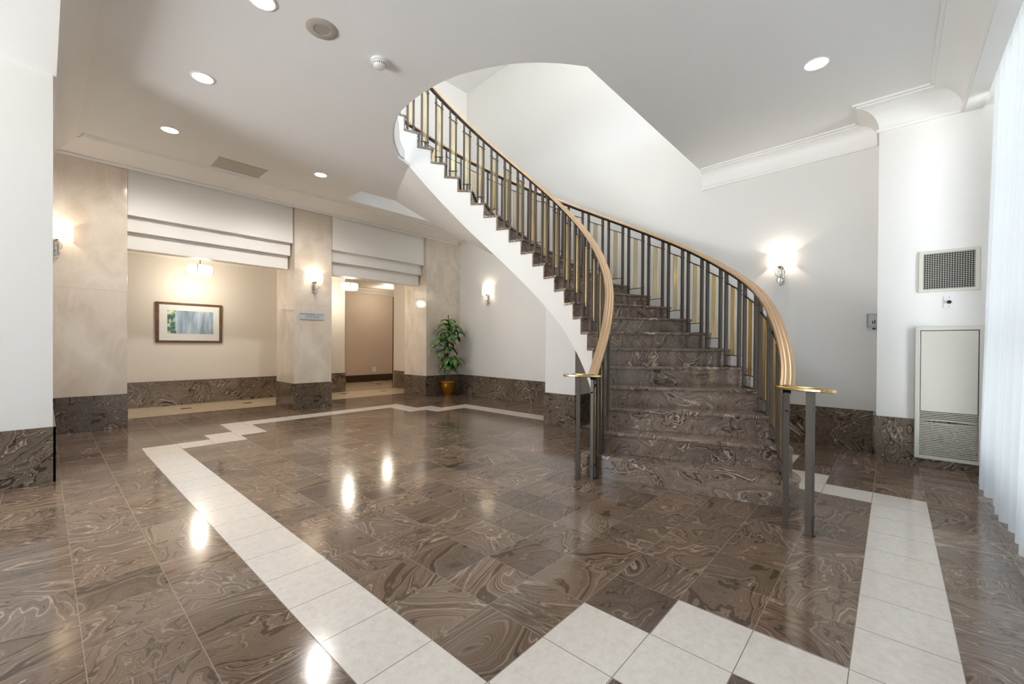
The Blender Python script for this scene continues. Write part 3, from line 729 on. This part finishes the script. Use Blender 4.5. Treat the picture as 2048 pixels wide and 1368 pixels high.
# ------------------------------------------------------------------ downlights, ceiling fittings
def downlight(x, y, label, r=.085, power=26, col=(1, .94, .87), z=H):
    t = thing('ceiling_downlight', label, 'ceiling light', (x, y, z), group='recessed round downlights in the lobby ceiling')
    bm = lathe(bmesh.new(), [(r, .0), (r + .012, -.001), (r + .014, -.005), (r + .002, -.009), (r - .004, -.006), (r - .004, .0)], 40); obj('trim_ring', bm, M['trim'], t, smooth=True)
    bm = lathe(bmesh.new(), [(0, -.003), (r - .004, -.004), (r - .004, -.001), (0, -.001)], 40); obj('lens', bm, M['lamp'], t)
    d = bpy.data.lights.new('downlight_lamp', 'SPOT'); d.energy = power; d.color = col; d.spot_size = radians(168 if power > 45 else 60); d.spot_blend = .5; d.shadow_soft_size = .07
    l = bpy.data.objects.new('downlight_lamp', d); COL.objects.link(l); l.parent = t; l.location = (0, 0, -.03)
    return t
downlight(1.003, 4.84, 'round downlight between the smoke detector and the left wall block', power=30)
downlight(.994, 6.31, 'round downlight nearest the left hand column', power=75)
downlight(2.742, 6.29, 'round downlight nearest the middle column', power=75)
downlight(1.065, 3.43, 'round downlight cut off by the top edge of the picture', r=.085, power=30)
downlight(4.555, .518, 'round downlight at the right, above the access panel wall', r=.09, power=20, col=(1, .93, .84))
for x, y in ((1.4, 3.6), (4.9, 4.2), (2.6, 6.4), (3.4, 1.2)):
    d = bpy.data.lights.new('upstairs_fill', 'SPOT'); d.energy = 8; d.color = (1, .97, .93); d.spot_size = radians(140); d.spot_blend = .8; d.shadow_soft_size = .1
    l = bpy.data.objects.new('upstairs_fill', d); COL.objects.link(l); l.location = (x, y, UZ - .05)  # unseen lights added to brighten the upper storey, no fixtures
# round speaker
t = thing('ceiling_speaker', 'round grey ceiling speaker near the cut off downlight', 'speaker', (1.479, 3.381, H))
obj('rim', lathe(bmesh.new(), [(.115, 0), (.118, -.004), (.112, -.008), (.062, -.009), (.058, 0)], 44), M['grey'], t, smooth=True)
obj('grille', lathe(bmesh.new(), [(0, -.006), (.058, -.006), (.058, 0), (0, 0)], 44), P('grey_speaker_mesh', (160, 154, 144), .6, bump=.5, bscale=400), t)
# smoke detector
t = thing('smoke_detector', 'white round smoke detector on the ceiling beside the stairwell opening', 'smoke detector', (1.984, 3.38, H))
obj('detector_base', lathe(bmesh.new(), [(.072, 0), (.072, -.016), (.064, -.022), (0, -.022)], 40), M['plate'], t, smooth=True)
obj('detector_dome', lathe(bmesh.new(), [(.055, -.022), (.052, -.045), (.044, -.056), (.02, -.062), (0, -.062)], 36), M['plate'], t, smooth=True)
bm = bmesh.new()
for i in range(18):
    a = 2 * pi * i / 18; c_, s_ = cos(a), sin(a); v = Vector((c_ * .0535, s_ * .0535, -.036)); e = Vector((-s_, c_, 0)) * .0045
    bm.faces.new([bm.verts.new(v + e * p + Vector((c_ * .001, s_ * .001, q))) for p, q in ((-1, -.005), (1, -.005), (1, .005), (-1, .005))])
obj('vent_slots', bm, M['black'], t)
# rectangular return air panel
t = thing('ceiling_panel', 'grey rectangular panel set in the ceiling by the cornice', 'access panel', (1.875, 6.92, H))
obj('panel_frame', box(BX(-.305, .305, -.205, -.19, -.006, 0), -.305, .305, .19, .205, -.006, 0), M['grey'], t)
obj('panel_face', BX(-.295, .295, -.195, .195, -.004, -.0005), P('dull_grey_panel', (182, 176, 166), .7), t)

# ------------------------------------------------------------------ hall pendants
def pendant(x, y, z, label):
    t = thing('pendant_light', label, 'ceiling light', (x, y, z), group='drum ceiling lights in the hall')
    obj('canopy', lathe(bmesh.new(), [(0, .12), (.06, .12), (.06, .105), (0, .105)], 28), M['brass'], t, smooth=True)
    obj('rod', tube(bmesh.new(), [(0, 0, .11), (0, 0, -.20)], .009, 10), M['brass'], t, smooth=True)
    obj('drum_shade', lathe(bmesh.new(), [(0, -.33), (.17, -.33), (.188, -.315), (.19, -.19), (.17, -.18), (0, -.18)], 40), M['pendglow'], t, smooth=True)
    for a in (pi * 1.38, pi * .38, pi * .88, pi * 1.88):
        c_, s_ = cos(a), sin(a); bm = bmesh.new()
        sweep(bm, [Vector((c_ * .05, s_ * .05, -.178)), Vector((c_ * .194, s_ * .194, -.178)), Vector((c_ * .194, s_ * .194, -.325))], [(-.006, -.002), (.006, -.002), (.006, .002), (-.006, .002)]); obj('strap', bm, M['bronze'], t)
    d = bpy.data.lights.new('pendant_lamp', 'POINT'); d.energy = 20; d.color = (1, .90, .76); d.shadow_soft_size = .06
    l = bpy.data.objects.new('pendant_lamp', d); COL.objects.link(l); l.parent = t; l.location = (0, 0, -.50)
    return t
pendant(1.90, 9.30, 2.74, 'drum ceiling light in the hall above the framed picture')
pendant(4.72, 9.30, 2.74, 'drum ceiling light in the hall beyond the narrower right opening')
for x, y in ((6.9, 11.2), (4.6, 11.3)):
    d = bpy.data.lights.new('corridor_fill', 'POINT'); d.energy = 14; d.color = (1, .88, .72); d.shadow_soft_size = .12
    l = bpy.data.objects.new('corridor_fill', d); COL.objects.link(l); l.location = (x, y, 2.6)  # added out of view for a warm glow in the corridor, no fixtures

# ------------------------------------------------------------------ framed picture
t = thing('framed_picture', 'wide framed print with white mount on the hall wall', 'picture', (1.882, 9.968, 1.545))
bm = bmesh.new(); a, b, fw = .512, .372, .048
for s_ in (-1, 1):
    box(bm, min(s_ * a, s_ * (a - fw)), max(s_ * a, s_ * (a - fw)), -.035, 0, -b, b); box(bm, -a, a, -.034, 0, min(s_ * b, s_ * (b - fw * .8)), max(s_ * b, s_ * (b - fw * .8)))
obj('frame', bm, M['wood'], t, bevel=.004)
obj('mount', BX(-a + fw, a - fw, -.018, -.004, -b + fw * .8, b - fw * .8), M['mat'], t)
obj('print', BX(-.345, .365, -.0195, -.0185, -.205, .225), M['art'], t)
# ------------------------------------------------------------------ steel plaque with lettering
t = thing('wall_plaque', 'small brushed steel plaque reading management office on the middle column', 'sign', (3.256, 7.792, 1.662))
obj('plate', BX(-.212, .212, -.006, .006, -.062, .062), M['steel'], t, bevel=.001)
def text(body, size, z, parent, ext=.0006):
    c = bpy.data.curves.new('lettering', 'FONT'); c.body = body; c.size = size; c.align_x = 'CENTER'; c.align_y = 'CENTER'; c.extrude = ext; c.space_character = 1.15
    tmp = bpy.data.objects.new('tmp', c); COL.objects.link(tmp); bpy.context.view_layer.update()
    me = bpy.data.meshes.new_from_object(tmp.evaluated_get(bpy.context.evaluated_depsgraph_get())); bpy.data.objects.remove(tmp)
    o = bpy.data.objects.new('lettering', me); COL.objects.link(o); me.materials.append(M['ink']); o.parent = parent
    o.location = (0, -.0068, z); o.rotation_euler = (pi / 2, 0, 0); return o
text('MANAGEMENT  OFFICE', .034, .030, t); text('GUEST  SUITE', .034, -.008, t); obj('rule', BX(-.14, .14, -.0075, -.006, -.040, -.037), M['ink'], t)
# outlet in the corridor
t = thing('wall_outlet', 'small white outlet plate low on the tan corridor wall', 'outlet', (7.0, 12.148, .37)); obj('cover_plate', BX(-.06, .06, -.008, 0, -.075, .075), M['plate'], t, bevel=.002); obj('socket', box(BX(-.02, .02, -.011, -.008, .012, .048), -.02, .02, -.011, -.008, -.048, -.012), M['offwhite'], t)

# ------------------------------------------------------------------ vent grille, knob plate, access panel on the pier
vx = VX - .001
t = thing('vent_grille', 'off white square lattice air grille high on the pier wall', 'vent', (vx, -.39, 1.905))
W2, H2 = .205, .20
bm = bmesh.new()
for s_ in (-1, 1):
    box(bm, -.012, 0, min(s_ * W2, s_ * (W2 - .032)), max(s_ * W2, s_ * (W2 - .032)), -H2, H2); box(bm, -.0118, 0, -W2, W2, min(s_ * H2, s_ * (H2 - .028)), max(s_ * H2, s_ * (H2 - .028)))
obj('grille_frame', bm, M['offwhite'], t, bevel=.003)
obj('duct_shade_sheet', BX(-.0015, 0, -W2 + .03, W2 - .03, -H2 + .026, H2 - .026), M['shade_black'], t)  # thin black sheet paints in the shade behind the lattice
bm = bmesh.new()
for i in range(20): z = -H2 + .034 + i * (2 * H2 - .068) / 19; box(bm, -.010, -.006, -W2 + .03, W2 - .03, z - .0014, z + .0014)
obj('horizontal_louvres', bm, M['offwhite'], t)
bm = bmesh.new()
for i in range(21): y = -W2 + .036 + i * (2 * W2 - .072) / 20; box(bm, -.006, -.003, y - .0012, y + .0012, -H2 + .026, H2 - .026)
obj('vertical_louvres', bm, M['offwhite'], t)
t = thing('control_plate', 'white wall plate with a black round knob under the air grille', 'switch', (vx, -.397, 1.602))
obj('cover_plate', BX(-.005, 0, -.036, .036, -.058, .058), M['plate'], t, bevel=.0015)
bm = lathe(bmesh.new(), [(.016, 0), (.016, .012), (.012, .018), (0, .018)], 24); bmesh.ops.rotate(bm, verts=bm.verts, matrix=Matrix.Rotation(radians(-90), 3, 'Y')); bmesh.ops.translate(bm, verts=bm.verts, vec=(-.005, 0, 0))
obj('knob', bm, M['black'], t, smooth=True)
for z in (-.044, .044): obj('screw', BX(-.007, -.005, -.003, .003, z - .003, z + .003), M['black'], t)
t = thing('access_panel', 'tall off white metal access cabinet with louvred bottom on the pier wall', 'access panel', (vx, -.398, .085))
PW, PH = .232, 1.285
bm = bmesh.new()
for s_ in (-1, 1): box(bm, -.03, 0, min(s_ * PW, s_ * (PW - .036)), max(s_ * PW, s_ * (PW - .036)), 0, PH)
box(bm, -.0298, 0, -PW, PW, 0, .034); box(bm, -.0298, 0, -PW, PW, PH - .036, PH)
obj('cabinet_frame', bm, M['offwhite'], t, bevel=.003)
obj('cavity_shade_sheet', BX(-.004, 0, -PW + .03, PW - .03, .03, PH - .03), M['shade_black'], t)  # flat black sheet stands in for the shaded depth of the cabinet
obj('cabinet_door', BX(-.022, -.006, -PW + .041, PW - .041, .463, PH - .042), M['offwhite'], t, bevel=.002)
for i in range(26):
    z = .046 + i * .0162
    bm = bmesh.new(); y0, y1 = -PW + .038, PW - .038
    if i == 19 or i == 20:   # the bent slat
        n = 8; ring = []
        for q in range(n + 1):
            y = y0 + (y1 - y0) * q / n; zz = z + (.010 if i == 20 else -.004) * sin(pi * q / n); ring.append([bm.verts.new((xx, y, zz + dz)) for xx, dz in ((-.021, -.002), (-.010, .004), (-.010, .007), (-.021, .003))])
        for a_, b_ in zip(ring, ring[1:]):
            for j in range(4): bm.faces.new((a_[j], a_[(j + 1) % 4], b_[(j + 1) % 4], b_[j]))
        bm.faces.new(ring[0]); bm.faces.new(ring[-1][::-1])
    else:
        vs = [[bm.verts.new((xx, y, z + dz)) for xx, dz in ((-.021, -.003), (-.010, .003), (-.010, .006), (-.021, .003))] for y in (y0, y1)]
        for j in range(4): bm.faces.new((vs[0][j], vs[0][(j + 1) % 4], vs[1][(j + 1) % 4], vs[1][j]))
        bm.faces.new(vs[0]); bm.faces.new(vs[1][::-1])
    obj('louvre', bm, M['offwhite'], t)
# thermostat under a clear cover, partly behind the pier corner
t = thing('thermostat', 'wall thermostat in a clear locking cover, half hidden by the pier corner', 'thermostat', (wallx(.16) - .001, .155, 1.455))
obj('thermostat_body', BX(-.025, 0, -.045, .045, -.055, .06), M['plate'], t, bevel=.004)
obj('clear_cover', BX(-.04, -.002, -.062, .062, -.075, .08), M['pane'], t, bevel=.004)
obj('lever', BX(-.034, -.025, -.012, -.004, -.03, .012), M['black'], t); obj('lever', BX(-.034, -.025, .006, .014, -.03, .004), M['black'], t)
obj('lock', BX(-.046, -.01, -.012, .012, -.09, -.076), M['black'], t)

# ------------------------------------------------------------------ potted plant
t = thing('potted_plant', 'tall leafy green plant in a brass pot in the corner beside the column', 'plant', (6.13, 7.48, 0))
k_ = 1.0
obj('pot', lathe(bmesh.new(), [(0, .0), (.085, .0), (.09, .012), (.07, .03), (.075, .05), (.13, .13), (.165, .21), (.172, .27), (.17, .31), (.178, .325), (.172, .335), (.158, .325), (.158, .29), (0, .29)], 44), M['potbrass'], t, smooth=True, angle=50)
obj('soil', lathe(bmesh.new(), [(0, .30), (.155, .298), (.155, .292), (0, .292)], 24), M['soil'], t)
bm = bmesh.new(); tube(bm, [(.0, 0, .29), (.01, .0, .8), (.02, 0, 1.3), (.015, 0, 1.83)], .011, 8); tube(bm, [(-.03, .0, .29), (-.06, .02, .7), (-.08, .02, 1.12)], .009, 8); tube(bm, [(-.02, -.04, .29), (.02, -.06, .6), (.03, -.05, .75)], .008, 8)
obj('stem', bm, M['stem'], t, smooth=True)
def leaf(bm, base, az, pitch, L, wd, droop):
    """drooping broad leaf with a folded midrib"""
    n = 7; rings = []
    p = Vector(base); el = pitch
    side = Vector((-sin(az), cos(az), 0)); step = L / n
    for i in range(n + 1):
        u = i / n; w_ = wd * sin(pi * min(1, u * .92 + .05)) ** .8 * (1 if u < .98 else .15)
        d = Vector((cos(az) * cos(el), sin(az) * cos(el), sin(el))); nrm = side.cross(d)
        rings.append([bm.verts.new(p + side * w_ * q + nrm * (-.18 * w_ * (1 - abs(q)) + 0)) for q in (-1, -.5, 0, .5, 1)])
        p = p + d * step; el -= droop / n
    for a_, b_ in zip(rings, rings[1:]):
        for j in range(4): bm.faces.new((a_[j], a_[j + 1], b_[j + 1], b_[j]))
bm = bmesh.new(); rnd = random.Random(11)
camaz = atan2(-7.48, -6.13)
def cluster(cx, cy, cz, n, r, L, front=1.0):
    for i in range(n):
        az = 2 * pi * i / n + rnd.uniform(-.3, .3)
        b = (cx + cos(az) * r * .3, cy + sin(az) * r * .3, cz + rnd.uniform(-.05, .10))
        if cy + sin(az) * (r + L * .62) > .17 or cx + cos(az) * (r + L * .62) > .46: continue
        Lx = L * rnd.uniform(.8, 1.15)
        leaf(bm, b, az, rnd.uniform(.3, .9), Lx, Lx * .185, rnd.uniform(1.9, 2.5))
cluster(-.03, -.06, 1.50, 15, .05, .42); cluster(.03, -.10, 1.38, 12, .05, .40); cluster(.01, -.02, 1.42, 9, .06, .38); cluster(.02, -.03, 1.60, 6, .04, .30)
cluster(-.16, -.04, 1.18, 12, .05, .38); cluster(-.15, -.02, 1.06, 8, .05, .38); cluster(.05, -.03, 1.0, 5, .05, .30)
cluster(.02, -.10, .74, 14, .05, .36); cluster(-.02, -.12, .58, 9, .06, .26); cluster(.0, -.08, .66, 9, .06, .34); cluster(.03, -.06, .86, 6, .04, .28)
leaf(bm, (.015, 0, 1.72), camaz + 1.2, .5, .26, .035, 1.6)
obj('foliage', bm, M['leaf'], t, smooth=True, angle=70)

# ------------------------------------------------------------------ sheer curtain
t = thing('sheer_curtain', 'floor length white sheer curtain on the right', 'curtain', (0, 0, 0))
bm = bmesh.new(); nz = 14; xs = []
x = 5.44
while x > -3.05: xs.append(x); x -= .0145
def cy_(x, z):
    u = 1 - z / 3.6
    ph = x * 2 * pi / .21 + .9 * sin(x * 3.1) + .6 * sin(x * 7.3)
    amp = .026 + .024 * u
    return -.648 + .058 * u + amp * sin(ph) + .012 * u * sin(x * 9.1 + z * .6)
rows = []
for j in range(nz + 1):
    z = .018 + (3.60 - .018) * j / nz
    rows.append([bm.verts.new((x_ + .01 * sin(z * 1.3), cy_(x_, z), z)) for x_ in xs])
for a_, b_ in zip(rows, rows[1:]):
    for i in range(len(xs) - 1): bm.faces.new((a_[i], a_[i + 1], b_[i + 1], b_[i]))
obj('fabric', bm, M['sheer'], t, smooth=True, angle=180)
bm = BX(-3.1, 5.5, -.665, -.645, 3.60, 3.63); obj('curtain_track', bm, M['plate'], t)
bm = bmesh.new()
for i in range(0, 48): x_ = -2.9 + i * .175; box(bm, x_ - .006, x_ + .006, -.66, -.65, 3.63, 3.86)
obj('track_hanger', bm, M['plate'], t)
